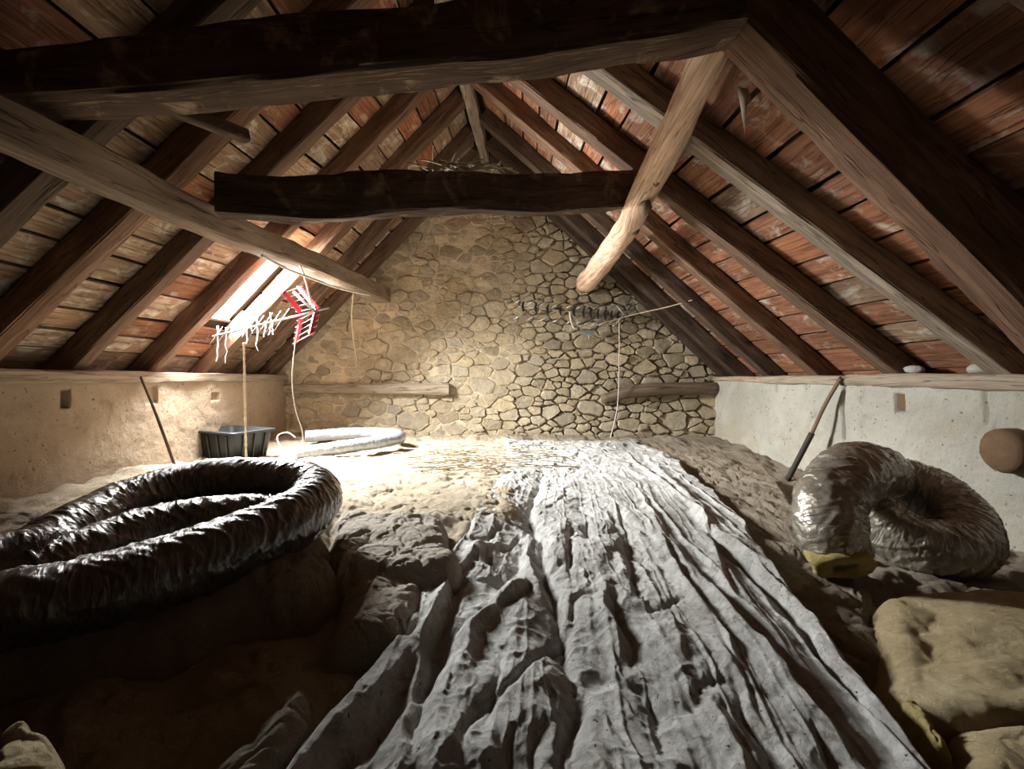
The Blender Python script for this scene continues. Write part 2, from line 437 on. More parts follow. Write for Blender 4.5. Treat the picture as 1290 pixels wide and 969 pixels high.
for i in range(len(sd)):
    dist = np.linalg.norm(sd-sd[i], axis=1); nb = np.argsort(dist)[1:24]
    p0 = sd[i]
    poly = [p0+np.array(q) for q in ((-.16, -.15), (.16, -.15), (.16, .15), (-.16, .15))]
    for j in nb:
        dv = sd[j]-p0; L = np.linalg.norm(dv); fr = wts[i]/(wts[i]+wts[j])
        poly = clip_poly(poly, p0+dv*fr, dv/L)
        if len(poly) < 3: break
    if len(poly) < 3: continue
    poly = np.array(poly)*np.array([ASP, 1.0])
    poly[:, 0] = np.clip(poly[:, 0], -2.42, 2.55); poly[:, 1] = np.clip(poly[:, 1], -0.85, 3)
    cc = poly.mean(0)
    area = 0.5*abs(np.dot(poly[:, 0], np.roll(poly[:, 1], 1))-np.dot(poly[:, 1], np.roll(poly[:, 0], 1)))
    if area < 0.0012: continue
    # soften corners, push the outline about
    q = []
    for k in range(len(poly)):
        a, b = poly[k], poly[(k+1) % len(poly)]
        if np.linalg.norm(b-a) < 0.012: q.append((a+b)/2); continue
        q += [a*0.90+b*0.10, a*0.62+b*0.38+np.array([rs.uniform(-1, 1), rs.uniform(-1, 1)])*0.008, a*0.30+b*0.70+np.array([rs.uniform(-1, 1), rs.uniform(-1, 1)])*0.006]
    q = np.array(q); n = len(q)
    gap = rs.uniform(0.001, 0.006) if cc[0] < 0.4 else rs.uniform(0.004, 0.011)
    ln = np.linalg.norm(q-cc, axis=1)[:, None]
    q = cc+(q-cc)*(1-gap/np.maximum(ln, 0.02))
    pr = rs.uniform(0.006, 0.030)+0.012*(cc[0] > 0.4)
    tx, tz = rs.uniform(-.2, .2), rs.uniform(-.2, .2)
    def ring(sc, dep, jit):
        o = []
        for w in q:
            p = cc+(w-cc)*sc+np.array([rs.uniform(-1, 1), rs.uniform(-1, 1)])*jit
            o.append((p[0], YB-dep-((p[0]-cc[0])*tx+(p[1]-cc[1])*tz)*min(1, dep/0.02), p[1]))
        return o
    vv = ring(1.0, -0.045, 0)+ring(0.985, pr*0.5, 0.002)+ring(0.90, pr*0.95, 0.005)+ring(0.45, pr*1.04+rs.uniform(-.004, .005), 0.012)
    vv.append((cc[0], YB-pr*1.10, cc[1]))
    ff = []
    for r_ in range(3):
        for a in range(n):
            b = (a+1) % n
            ff.append((r_*n+a, r_*n+b, (r_+1)*n+b, (r_+1)*n+a))
    ff += [(3*n+a, 3*n+(a+1) % n, 4*n) for a in range(n)]
    stones.append((area, vv, ff))
stones.sort(key=lambda s: -s[0])
for a, vv, ff in stones[:298]:
    mk('stone', vv, ff, M['stone'], wb, False)
if len(stones) > 298:
    av, af = [], []
    for a, vv, ff in stones[298:]:
        k = len(av); av += vv; af += [tuple(i+k for i in x) for x in ff]
    tag(mk('small_stones', av, af, M['stone'], wb, False), kind='stuff')
# timbers bedded in the gable
beam('bedded_timber', [P(352, 490, 5.06), P(470, 490, 5.05), P(566, 490, 5.04)], [(0.10, 0.10), (0.10, 0.115), (0.10, 0.125)], M['old_plate'], wb, seed=3, wob=0.006)
o = beam('bedded_log', [P(758, 503, 5.03), P(800, 493, 5.02), P(850, 490, 5.02), P(905, 490, 5.04)], [(0.10, 0.10), (0.13, 0.15), (0.13, 0.15), (0.13, 0.14)], M['stick'], wb, seed=4, roundness=1, wob=0.006)

# ---- knee walls, plastered, with cracks and holes
def knee(side):
    X0 = XL if side < 0 else XR
    ny, nz = 420, 130
    yy, zz = np.meshgrid(np.r_[np.linspace(YF, 1.5, 60), np.linspace(1.51, YB+0.05, 640)], np.linspace(-1.0, 0.0, nz))
    dsp = 0.012*fbm(yy*1.6, zz*2.2, 21+side, 4)+0.006*fbm(yy*9, zz*9, 33+side, 3)
    def crack(pts, w, dep):
        d = np.full(yy.shape, 9.0)
        for (a, b) in zip(pts[:-1], pts[1:]):
            a = np.array(a); b = np.array(b); ab = b-a; L2 = ab@ab
            tt = np.clip(((yy-a[0])*ab[0]+(zz-a[1])*ab[1])/L2, 0, 1)
            d = np.minimum(d, np.hypot(yy-a[0]-tt*ab[0], zz-a[1]-tt*ab[1]))
        return -dep*np.exp(-(d/w)**2)
    def hole(px, py, wy, wz, dep):
        y = abs(X0)*F/abs(px-VX); z = (VY-py)*y/F
        return -dep*sstep(1.25, 0.85, np.abs(yy-y)/wy)*sstep(1.25, 0.85, np.abs(zz-z)/wz)
    if side > 0:
        y = lambda px: XR*F/(px-VX)
        dsp += crack([(y(1060), 0.0), (y(1063), -0.10), (y(1061), -0.22), (y(1063), -0.45)], 0.011, 0.05)
        dsp += crack([(y(976), 0.0), (y(978), -0.12)], 0.02, 0.03)
        dsp += crack([(y(1014), -0.05), (y(1016), -0.10)], 0.016, 0.02)
        dsp += hole(1133, 508, 0.035, 0.05, 0.07)
        dsp += hole(1243, 515, 0.012, 0.08, 0.02)
    else:
        dsp += hole(82, 503, 0.025, 0.045, 0.06)
        dsp += hole(192, 497, 0.045, 0.06, 0.03)
        dsp += hole(272, 500, 0.05, 0.03, 0.025)
    # ragged crumbling top edge
    zt = zz + sstep(-0.06, 0.0, zz)*0.02*fbm(yy*6, yy*0, 9, 3)
    o = grid('wall_left' if side < 0 else 'wall_right', X0-side*dsp, yy, zt, M['plaster_left' if side < 0 else 'plaster_right'])
    return tag(o, kind='structure')
wl = knee(-1); wr = knee(1)
tag(mk('wooden_plug', *box_v(2.52, 2.60, *(lambda y: (y-0.035, y+0.035))(2.5*F/(1133-VX)), -0.205, -0.105), M['rust'], wr, smooth=False), 'rusty brown plug in a slot of the plaster')
# masonry behind the plaster up to the roof
for nm, x0, x1 in (('wall_left_core', -2.85, -2.47), ('wall_right_core', 2.57, 2.95)):
    v, f = box_v(x0, x1, YF-0.1, YB+0.3, -1.0, -0.02)
    mk(nm.replace('_left', '').replace('_right', ''), v, f, M['mortar'], wl if 'left' in nm else wr, smooth=False)
v, f = box_v(-3.0, 3.0, YF-0.12, YF-0.02, -1.0, 2.9)
tag(mk('wall_front', v, f, M['mortar'], smooth=False), kind='structure')

# ---- roof: dark underlay, boards, rafters
def hatch_s(side, s0, s1, y0, y1):
    return side < 0 and s1 > HATCH['s0'] and s0 < HATCH['s1'] and y1 > HATCH['y0'] and y0 < HATCH['y1']
vv, ff = [], []
for side in (-1, 1):
    ys = [YF-0.1, 0.0, 1.0, 2.2, 2.83, HATCH['y0'], HATCH['y1'], 4.2, 4.8, YB+0.3]; ss = [-0.22, HATCH['s0'], HATCH['s1'], 0.6, 1.04]
    k = len(vv)
    for y in ys:
        for s in ss: vv.append(tuple(roof_pt(side, s, y, RD+0.055)))
    for i in range(len(ys)-1):
        for j in range(len(ss)-1):
            if side < 0 and ys[i] == HATCH['y0'] and ss[j] == HATCH['s0']: continue
            a = k+i*len(ss)+j; ff.append((a, a+1, a+len(ss)+1, a+len(ss)))
k = len(vv)
for y in (YF-0.1, 1.0, 2.2, 2.83, 3.54, 4.2, YB+0.3):
    q = ridge_pt(y); vv += [(q[0]-0.32, y, q[2]+0.02), (q[0], y, q[2]+0.30), (q[0]+0.32, y, q[2]+0.02)]
for i in range(6):
    for j in (0, 1): ff.append((k+3*i+j, k+3*i+j+1, k+3*i+j+4, k+3*i+j+3))
ceil = tag(mk('ceiling', vv, ff, M['backing'], smooth=False), kind='structure')
RL = [0.55, 1.12, 1.72, 2.13, 2.63, 3.22, 3.87, 4.50, 4.98]
RR = [0.40, 1.02, 1.62, 2.23, 2.83, 3.54, 4.18, 4.70, 5.02]
rp = random.Random(5)
def board(side, s0, s1, y0, y1):
    tw = rp.uniform(-0.005, 0.005); of = rp.uniform(0, 0.010); th = 0.022
    n = 3 if y1-y0 < 0.7 else 5
    ge = rp.uniform(0.0012, 0.0035); e0, e1 = rp.uniform(0, .003), rp.uniform(0, .003)
    v, uv = [], []
    W0 = (s1-s0)*3.1
    for k in range(n):
        y = y0+(y1-y0)*k/(n-1)
        a = s0+ge+e0*(k % 2)*0.6; b = s1-ge-e1*((k+1) % 2)*0.6
        for (s, o) in ((a, of+tw), (b, of-tw), (b, of-tw+th), (a, of+tw+th)):
            v.append(roof_pt(side, s, y, RD+o)); uv.append((y-y0, (s-s0)*3.1 + (0 if o < of+th*0.6 else 0.4)))
    f = [(0, 1, 2, 3), tuple(4*(n-1)+i for i in (3, 2, 1, 0))]
    for k in range(n-1):
        for i in range(4):
            j = (i+1) % 4; f.append((4*k+i, 4*(k+1)+i, 4*(k+1)+j, 4*k+j))
    red = rp.random() < (0.86 if side > 0 else 0.30)
    mk('roof_board', v, f, M['red_board' if red else 'tan_board'], ceil, False, uv)
for side in (-1, 1):
    rj = RL if side < 0 else RR
    s = -0.10
    while s < 0.985:
        w = rp.uniform(0.046, 0.078)
        s2 = min(1.0, s+w)
        if 1.0-s2 < 0.02: s2 = 1.0
        if side < 0:
            for h in (HATCH['s0'], HATCH['s1']):
                if abs(s2-h) < 0.022: s2 = h
        cuts = [YF]
        idx = [i for i in range(len(rj)) if rj[i] > 0.6]
        i = rp.randint(0, 1)
        while i < len(idx)-1:
            cuts.append(rj[idx[i]]+rp.uniform(-0.02, 0.02)); i += rp.choice((1, 2, 2, 3))
        cuts.append(YB+0.05)
        for y0, y1 in zip(cuts[:-1], cuts[1:]):
            a, b = y0+0.003, y1-0.003
            if hatch_s(side, s+0.004, s2-0.004, a, b):
                if HATCH['y0']-a > 0.08: board(side, s, s2, a, HATCH['y0'])
                if b-HATCH['y1'] > 0.08: board(side, s, s2, HATCH['y1'], b)
            else: board(side, s, s2, a, b)
        s = s2
ORD = ['first', 'second', 'third', 'fourth', 'fifth', 'sixth', 'seventh', 'eighth', 'ninth']
for side, rr in ((-1, RL), (1, RR)):
    for k, y in enumerate(reversed(rr)):
        if y < 0.9: continue
        a = roof_pt(side, -0.06, y, RD/2); b = roof_pt(side, 0.985, y, RD/2); mid = roof_pt(side, 0.5, y, RD/2)
        mid = mid+np.array([0, rp.uniform(-.012, .012), rp.uniform(-.012, .012)])
        mt = 'rafter'
        if side > 0 and abs(y-2.23) < 0.01: mt = 'grey_rafter'
        elif side > 0 and y in (2.83, 3.54): mt = 'red_timber'
        elif side < 0 and y in (2.13, 2.63, 3.22): mt = 'red_timber'
        w = rp.uniform(0.095, 0.12)
        nrm = roof_pt(side, 0.5, y, 1.0)-roof_pt(side, 0.5, y, 0.0)
        o = beam('rafter', [a, mid, b], [(w, RD), (w, RD), (w*0.95, RD)], M[mt], up=nrm, seed=int(40+k*3+side), wob=0.007, rnd=0.13)
        sn = 'left' if side < 0 else 'right'
        tone = {'grey_rafter': 'pale grey weathered', 'red_timber': 'reddish brown', 'rafter': 'dark brown'}[mt]
        extra = ' against the stone gable' if k == 0 else (' just before the roof opening' if side < 0 and y == 3.22 else (' just beyond the roof opening' if side < 0 and y == 3.87 else ''))
        tag(o, f'{tone} rafter, {ORD[k]} from the gable on the {sn} slope{extra}', 'rafter', 'rafters of the ' + sn + ' slope')
# ridge beam
rb = [ridge_pt(y)+np.array([0, 0, 0.02]) for y in (YF, 1.0, 2.2, 2.83, 3.54, 4.2, YB)]
tag(beam('ridge_beam', rb, [(0.10, 0.15)]*2, M['grey_rafter'], seed=9), 'long pale ridge beam running to the gable along the roof peak', 'beam')

# roof opening on the left
y0, y1, s0, s1 = HATCH['y0'], HATCH['y1'], HATCH['s0'], HATCH['s1']
win = tag(empty('window_1', roof_pt(-1, s0, (y0+y1)/2, RD)), kind='structure')
def rail(sa, ya, sb, yb):
    beam('window_frame', [roof_pt(-1, sa, ya, RD+0.06), roof_pt(-1, sb, yb, RD+0.06)], [(0.025, 0.06)]*2, M['tan_purlin'], win, up=roof_pt(-1, .3, 3.5, 1)-roof_pt(-1, .3, 3.5, 0), seed=2, wob=0.003)
rail(s0, y0-0.0, s0, y1); rail(s1, y0, s1, y1); rail(s0, y0, s1, y0)
hc = roof_pt(-1, (s0+s1)/2, (y0+y1)/2, RD+0.20); hn = roof_pt(-1, (s0+s1)/2, 3.5, 0)-roof_pt(-1, (s0+s1)/2, 3.5, 1)
ao.location = tuple(hc)
zq = (Vector(hc)-Vector((-0.25, 2.75, -0.55))).normalized(); yq = zq.cross(Vector((0, 1, 0))).normalized(); xq = yq.cross(zq)
from mathutils import Matrix
mm = Matrix((xq, yq, zq)).transposed().to_4x4(); mm.translation = Vector(hc); ao.matrix_world = mm

# wall plates
tag(beam('wall_plate', [(-2.46, YF, -0.005), (-2.46, 2.0, 0.0), (-2.46, YB, -0.01)], [(0.16, 0.075)]*3, M['old_plate'], seed=12, wob=0.012), 'long tan timber wall plate along the top of the left wall', 'beam')
for k, (ya, yb, z, w, lab) in enumerate((( 4.18, YB+.02, -0.025, 0.05, 'short pale wall plate on the right wall beside the gable corner'),
                                    (3.20, 4.16, -0.03, 0.075, 'pale grey wall plate on the right wall where the iron bar leans'),
                                    (1.95, 3.18, -0.03, 0.085, 'pale wall plate on the right wall above the twin plastic wrapped coil'),
                                    (YF, 1.93, -0.03, 0.08, 'near end wall plate on the right wall at the edge of view'))):
    tag(beam('wall_plate', [(2.565, ya, z), (2.56, (ya+yb)/2, z+0.008), (2.565, yb, z)], [(0.17, w)]*3, M['old_plate'], seed=60+k, wob=0.016), lab, 'beam', 'wall plates of the right wall')
# loose rubble on top of the right wall
def rock(name, c, r, seed, mat, sq=(1, 1, 1)):
    th = np.linspace(0, 2*PI, 12, endpoint=False); ph = np.linspace(-PI/2, PI/2, 8)
    T, H = np.meshgrid(th, ph)
    rr = r*(1+0.35*fbm(np.cos(T)*1.3+seed, np.sin(T)*1.3+H*1.1, seed, 2))
    o = grid(name, c[0]+rr*sq[0]*np.cos(H)*np.cos(T), c[1]+rr*sq[1]*np.cos(H)*np.sin(T), c[2]+rr*sq[2]*np.sin(H), mat, wrap_u=True)
    return o
for k, (px, py, d, r, lab) in enumerate(((1128, 464, 2.9, 0.075, 'pale loose stone on the right wall plate in the second bay of the right slope'),
                                     (1152, 470, 2.72, 0.045, 'small pale stone next to the larger one on the right wall plate'),
                                     (1240, 455, 2.46, 0.06, 'pale stone wedged under the boards by the grey rafter foot'),
                                     (1275, 462, 2.36, 0.07, 'pale stone on the right wall top at the right picture edge'))):
    p = P(px, py, d)
    tag(rock('rubble_stone', (max(p[0], 2.56), d, 0.045), r, k+3, M['plaster_right'], (1, 1.3, 0.55)), lab, 'stone', 'loose stones on the right wall top')

# ================================================================ MAIN TIMBERS
tag(beam('cross_beam', [P(-190, 118, 1.42), P(0, 112, 1.42), P(200, 97, 1.41), P(430, 72, 1.41), P(640, 52, 1.40), P(800, 30, 1.40), P(925, 18, 1.40)],
         [(0.14, 0.150), (0.14, 0.150), (0.14, 0.17), (0.14, 0.18), (0.14, 0.185), (0.13, 0.175), (0.13, 0.15)], M['dark_beam'], seed=5, wob=0.009, rnd=0.17),
    'big dark cross beam sloping across the top of the view', 'beam')
tag(beam('principal_rafter', [(0.60, 1.45, 1.42), (1.20, 1.45, 0.815), (1.80, 1.45, 0.21), (2.36, 1.45, -0.36)], [(0.145, 0.20)]*4, M['red_timber'], up=(0.71, 0, 0.71), seed=8, wob=0.006, rnd=0.16),
    'broad reddish brown principal rafter descending along the right edge', 'beam')
tag(beam('purlin', [P(-150, 90, 1.10), P(60, 183, 1.42), P(250, 274, 2.1), P(380, 327, 3.2), P(482, 373, 4.98)], [(0.115, 0.125), (0.12, 0.13), (0.12, 0.13), (0.15, 0.14), (0.18, 0.16)], M['tan_purlin'], seed=6, wob=0.007, rnd=0.16),
    'straight tan purlin under the left slope, running past the opening to the gable', 'beam')
lg = tag(beam('purlin_log', [P(915, 25, 1.57), P(893, 68, 1.68), P(850, 165, 2.15), P(806, 252, 2.70), P(792, 283, 2.95), P(765, 322, 3.75), P(737, 358, 5.02)],
          [(0.125, 0.125), (0.135, 0.135), (0.155, 0.155), (0.165, 0.165), (0.15, 0.15), (0.19, 0.19), (0.22, 0.22)], M['pale_log'], seed=14, wob=0.008, roundness=1),
    'pale stripped round log purlin under the right slope', 'log')
for px, py, d, sx in ((812, 262, 2.60, 0.04), (800, 290, 2.92, 0.03), (826, 228, 2.45, 0.03)):
    p = P(px, py, d); o = rock('knot', p, sx, int(px), M['stick'], (1, 1.4, 1)); o.parent = lg
tag(beam('collar_beam', [P(276, 247, 2.06), P(360, 252, 2.12), P(420, 252, 2.2), P(470, 246, 2.27), P(560, 243, 2.42), P(680, 246, 2.62), P(793, 240, 2.85)],
         [(0.11, 0.19), (0.11, 0.185), (0.11, 0.19), (0.11, 0.215), (0.11, 0.21), (0.11, 0.215), (0.11, 0.21)], M['dark_beam'], seed=15, wob=0.010, rnd=0.14),
    'wavy dark collar beam across the middle in front of the gable', 'beam')
tag(beam('timber_offcut', [P(196, 128, 1.50), P(310, 172, 1.80)], [(0.045, 0.05)]*2, M['dark_beam'], seed=16, wob=0.004),
    'short dark timber stub poking out under the left part of the cross beam', 'timber')
# hanging web under the principal rafter
p = P(938, 125, 1.62)
vv = [p+np.array(q) for q in ((-.03, 0, .05), (.03, .01, .01), (.012, .02, -.03), (.012, .02, -.12), (-.012, .0, -.02), (.0, -.025, .02), (.006, .045, .02))]
tag(mk('cobweb', vv, [(0, 1, 5), (1, 2, 5), (2, 3, 5), (3, 4, 5), (4, 0, 5), (0, 6, 1), (1, 6, 2), (2, 6, 3), (3, 6, 4), (4, 6, 0)], M['cobweb']), 'pale dusty cobweb rag dangling under the broad reddish rafter', 'cobweb')

# ================================================================ FLOOR COVERING
def zL(x, y):
    z = np.interp(y, [0.3, 0.9, 1.4, 2.2, 3.0, 3.7, 5.2], [-0.80, -0.78, -0.74, -0.66, -0.655, -0.675, -0.66])
    xl = np.interp(y, [0.7, 0.9, 1.2, 1.6, 2.0, 2.4, 3.0, 4.5], [-0.42, -0.40, -0.35, -0.24, -0.17, -0.10, 0.02, 0.10])
    return z+0.06*sstep(-1.6, -2.4, x)*sstep(3.6, 2.4, y)-0.09*sstep(xl+0.02, xl+0.13, x)
def zR(x, y):
    z = np.interp(y, [0.3, 1.0, 1.6, 2.4, 3.4, 4.4, 5.2], [-0.80, -0.80, -0.80, -0.80, -0.77, -0.70, -0.665])
    return z-0.03*sstep(1.6, 2.4, x)*sstep(4.6, 3.4, y)
def base(name, x0, x1, zf, mat, sd, label, amp):
    nu, nv = 300, 330
    u, v = np.meshgrid(np.linspace(0, 1, nu), np.linspace(0, 1, nv))
    y = 0.35*(5.13/0.35)**v; x = x0+(x1-x0)*u
    z = zf(x, y)
    wx = x+0.10*fbm(x*2.3, y*2.3, sd); wy = y+0.10*fbm(x*2.3+7, y*2.3, sd+1)
    z = z+amp*(billow(wx*2.4, wy*2.6, sd, 2)-0.5)+0.16*amp*billow(wx*9, wy*8, sd+9, 3)+0.05*amp*fbm(x*30, y*30, sd+4, 2)-0.22*amp*np.exp(-(pn(wx*6, wy*6, sd+12)/0.09)**2)-0.10*amp*np.exp(-(pn(wx*15, wy*15, sd+13)/0.12)**2)
    return tag(grid(name, x, y, z, mat), label, 'insulation')
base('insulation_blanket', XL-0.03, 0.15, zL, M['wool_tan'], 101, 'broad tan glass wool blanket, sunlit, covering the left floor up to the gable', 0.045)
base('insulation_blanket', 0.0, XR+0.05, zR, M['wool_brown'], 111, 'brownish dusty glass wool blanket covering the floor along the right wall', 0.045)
def pad(name, corners, zt, H, r, mat, sd, label, amp=0.03, sc=5.0, wr=0.008, wsc=16, n=(170, 150), edge=0.03, stretch=(1, 1), zpl=None):
    """soft pad: corners in the picture (near left, near right, far right, far left) laid on the plane z=zt"""
    q = [np.array(FL(*c, zpl if zpl is not None else zt)) for c in corners]
    nu, nv = n
    u, v = np.meshgrid(np.linspace(0, 1, nu), np.linspace(0, 1, nv))
    # denser toward the edges
    u = 0.5-0.5*np.cos(PI*u)*0.55-0.45*(0.5-u); v = 0.5-0.5*np.cos(PI*v)*0.55-0.45*(0.5-v)
    u = (u-u.min())/(u.max()-u.min()); v = (v-v.min())/(v.max()-v.min())
    x = (q[0][0]*(1-u)+q[1][0]*u)*(1-v)+(q[3][0]*(1-u)+q[2][0]*u)*v
    y = (q[0][1]*(1-u)+q[1][1]*u)*(1-v)+(q[3][1]*(1-u)+q[2][1]*u)*v
    Wd = 0.5*(np.linalg.norm(q[1]-q[0])+np.linalg.norm(q[2]-q[3])); Ln = 0.5*(np.linalg.norm(q[3]-q[0])+np.linalg.norm(q[2]-q[1]))
    du = np.minimum(u, 1-u)*Wd; dv = np.minimum(v, 1-v)*Ln
    e = 1-np.sqrt(np.clip(1-du/r, 0, 1)**2+np.clip(1-dv/r, 0, 1)**2); e = np.clip(e, 0, 1)
    p = np.sqrt(np.clip(1-(1-e)**2, 0, 1))
    x2 = x+edge*fbm(x*5, y*5, sd+1, 3)+0.0; y2 = y+edge*fbm(x*5+9, y*5, sd+2, 3)
    h = amp*(billow(x*sc*stretch[0]*0.8+0.4*fbm(x*3, y*3, sd+5), y*sc*0.8*stretch[1], sd, 1)-0.45)
    jx, jy = x*stretch[0]+0.06*fbm(x*6, y*6, sd+4), y*stretch[1]+0.06*fbm(x*6+3, y*6, sd+6)
    h = h-wr*2.0*np.exp(-(pn(jx*wsc*0.55, jy*wsc*0.55, sd+7)/0.10)**2)-wr*0.9*np.exp(-(pn(jx*wsc*1.4, jy*wsc*1.4, sd+8)/0.13)**2)+wr*0.5*fbm(x*40, y*40, sd+11, 2)
    z = zt-H+H*p+h*np.clip(p*1.2, 0, 1)
    return tag(grid(name, x2, y2, z, mat), label, 'insulation')
GI = 'insulation_pad'
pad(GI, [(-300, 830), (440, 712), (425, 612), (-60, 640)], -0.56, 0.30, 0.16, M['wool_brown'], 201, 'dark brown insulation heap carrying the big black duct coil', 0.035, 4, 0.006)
pad(GI, [(398, 716), (590, 712), (560, 645), (420, 632)], -0.605, 0.14, 0.09, M['wool_grey'], 211, 'thick grey brown insulation clump with overhanging dark front, right of the black coil', 0.03, 6, 0.006, 15)
pad(GI, [(405, 800), (520, 785), (560, 712), (425, 712)], -0.652, 0.17, 0.10, M['wool_grey'], 221, 'lumpy grey insulation pad lying in front of the overhanging clump', 0.022, 5, 0.005, 13)
pad(GI, [(200, 985), (350, 985), (430, 840), (350, 850)], -0.70, 0.15, 0.10, M['wool_grey'], 231, 'grey crumbly insulation edge at the lower left of the sheet', 0.03, 6, 0.006, 14)
pad(GI, [(395, 648), (650, 652), (660, 585), (425, 580)], -0.645, 0.10, 0.12, M['wool_tan'], 241, 'bright sunlit cream insulation mat left of the sheet, below the gable', 0.022, 6, 0.006, 14)
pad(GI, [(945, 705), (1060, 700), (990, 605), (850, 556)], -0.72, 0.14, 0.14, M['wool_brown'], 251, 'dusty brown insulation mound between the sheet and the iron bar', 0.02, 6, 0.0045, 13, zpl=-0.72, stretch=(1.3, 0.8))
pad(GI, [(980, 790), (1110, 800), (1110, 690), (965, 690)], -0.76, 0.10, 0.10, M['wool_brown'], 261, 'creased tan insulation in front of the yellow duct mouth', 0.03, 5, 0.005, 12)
pad(GI, [(1110, 905), (1480, 930), (1400, 720), (1080, 736)], -0.715, 0.18, 0.13, M['wool_yellow'], 271, 'large puffy yellowish insulation pillow at the lower right', 0.045, 1.9, 0.002, 5, edge=0.02, stretch=(0.7, 1.25))
pad(GI, [(1195, 1040), (1480, 1060), (1480, 905), (1165, 880)], -0.735, 0.14, 0.12, M['wool_yellow'], 281, 'smooth yellow insulation pad at the bottom right corner', 0.03, 2, 0.002, 9, edge=0.02)
pad('insulation_scrap', [(-60, 1000), (70, 985), (112, 892), (-40, 900)], -0.60, 0.16, 0.05, M['wool_yellow'], 291, 'torn yellow insulation scrap at the bottom left corner', 0.04, 7, 0.004, 14, n=(90, 80), edge=0.05)
pad('insulation_scrap', [(1178, 940), (1215, 938), (1160, 872), (1132, 880)], -0.72, 0.10, 0.03, M['wool_bright'], 295, 'small bright yellow wool scrap in the trough right of the sheet', 0.02, 12, 0.006, 25, n=(60, 60), edge=0.03)

# ---- the long dusty sheet down the middle
def sheet():
    nu, nv = 520, 640
    ZP = -0.685
    py = np.linspace(0, 1, nv); d_far, d_near = 4.75, 0.70
    d = d_far*(d_near/d_far)**py
    pyx = VY+F*(-ZP)/d
    left = np.interp(pyx, [555, 580, 605, 640, 680, 720, 760, 810, 870, 920, 975, 1040], [640, 640, 630, 606, 572, 545, 520, 475, 420, 375, 325, 260])
    right = np.interp(pyx, [555, 575, 600, 640, 670, 700, 745, 800, 860, 920, 975, 1040], [790, 845, 880, 930, 955, 975, 1012, 1064, 1122, 1175, 1222, 1280])
    jit = sstep(0.7, 1.6, d)
    left = left+jit*16*fbm(d*2.3, d*0, 350, 3)-4; right = right+jit*10*fbm(d*2.1, d*0+5, 351, 3)
    u = np.linspace(0, 1, nu)[None, :]
    PX = left[:, None]*(1-u)+right[:, None]*u; PY = np.repeat(pyx[:, None], nu, 1)
    D = np.repeat(d[:, None], nu, 1); X = (PX-VX)*D/F; Y = D.copy()
    z = np.interp(Y, [0.6, 0.9, 1.4, 2.0, 3.0, 4.0, 5.0], [-0.725, -0.715, -0.70, -0.69, -0.68, -0.67, -0.655])
    # puffiness of the wool underneath
    near = sstep(3.0, 1.3, Y)
    wx = X+0.05*fbm(X*3, Y*3, 301); wy = Y+0.05*fbm(X*3+5, Y*3, 302)
    soft = sstep(905, 820, PX-0.55*(PY-760))      # left and middle are lumpy, the right is pulled taut
    fold = lambda n, w: np.exp(-(n/w)**2)
    fan = (PX-700)/(PY-520+30)
    fw = fan+0.03*fbm(X*3, Y*3, 310, 3)
    z = z+(0.014+0.022*near*soft)*fbm(wx*3.6, wy*2.4, 303, 2)
    z = z-(0.005+0.014*near*soft)*fold(pn(wx*4.6, wy*3.0, 304), 0.07)*sstep(0.2, 0.8, near+soft)
    z = z+(0.003+0.008*(1-soft))*fold(pn(fw*8, Y*0.55, 312), 0.10)*sstep(570, 640, PY)
    z = z+0.003*fold(pn(fw*13+4, Y*1.1, 313), 0.09)*sstep(570, 640, PY)
    z = z+(0.0012+0.0035*soft)*fold(pn(wx*11+0.5*fbm(X*8, Y*8, 305), wy*6.0, 306), 0.10)
    z = z+0.003*soft*fold(pn(wx*9, wy*12+0.5*fbm(X*8, Y*8, 315), 316), 0.09)
    z = z+0.0014*fold(pn(wx*24+0.6*fbm(X*14, Y*14, 309), wy*15, 307), 0.12)+0.0012*fbm(X*34, Y*26, 308, 3)
    def crease(pts, amp, wl, wr, taper=True):
        nonlocal z
        q = np.array([FL(a, b, ZP) for a, b in pts])
        best = np.full(X.shape, 9.0); sg = np.zeros(X.shape); tp = np.zeros(X.shape)
        m = len(q)-1
        jx = X+0.012*fbm(X*7, Y*7, 320, 2)
        for i in range(m):
            a, b = q[i], q[i+1]; ab = b-a; L2 = ab@ab
            t_ = np.clip(((jx-a[0])*ab[0]+(Y-a[1])*ab[1])/L2, 0, 1)
            ex, ey = jx-a[0]-t_*ab[0], Y-a[1]-t_*ab[1]
            dd = np.hypot(ex, ey); k = dd < best
            best = np.where(k, dd, best); sg = np.where(k, np.sign(ab[0]*ey-ab[1]*ex), sg); tp = np.where(k, (i+t_)/m, tp)
        # travelling toward the viewer: sg > 0 is the right hand side in the picture
        w = np.where(sg > 0, wr, wl)
        a_ = amp*(np.sin(np.clip(tp, 0, 1)*PI)**0.75 if taper else 1.0)
        z = z+0.62*a_*np.exp(-(best/w)**(1.6 if amp > 0 else 1.35))
    V, R_ = -1, 1
    # main dark crease and the pit beside it
    crease([(688, 590), (679, 611), (666, 644), (683, 674), (689, 716), (700, 750), (706, 805), (725, 834), (722, 900)], -0.085, 0.045, 0.018)
    crease([(672, 640), (655, 690), (640, 715), (625, 735)], -0.07, 0.07, 0.05)
    crease([(668, 655), (664, 690), (672, 720), (690, 760)], 0.05, 0.02, 0.02)
    crease([(694, 716), (660, 735), (641, 748), (600, 780), (578, 822), (570, 860)], 0.07, 0.05, 0.025)
    crease([(600, 770), (640, 725), (660, 700)], -0.05, 0.04, 0.04)
    crease([(640, 676), (610, 690), (596, 700)], 0.05, 0.04, 0.03)
    # left hand folds
    crease([(612, 680), (590, 700), (569, 730), (551, 763), (536, 796), (525, 834), (508, 889), (495, 960)], 0.055, 0.02, 0.016)
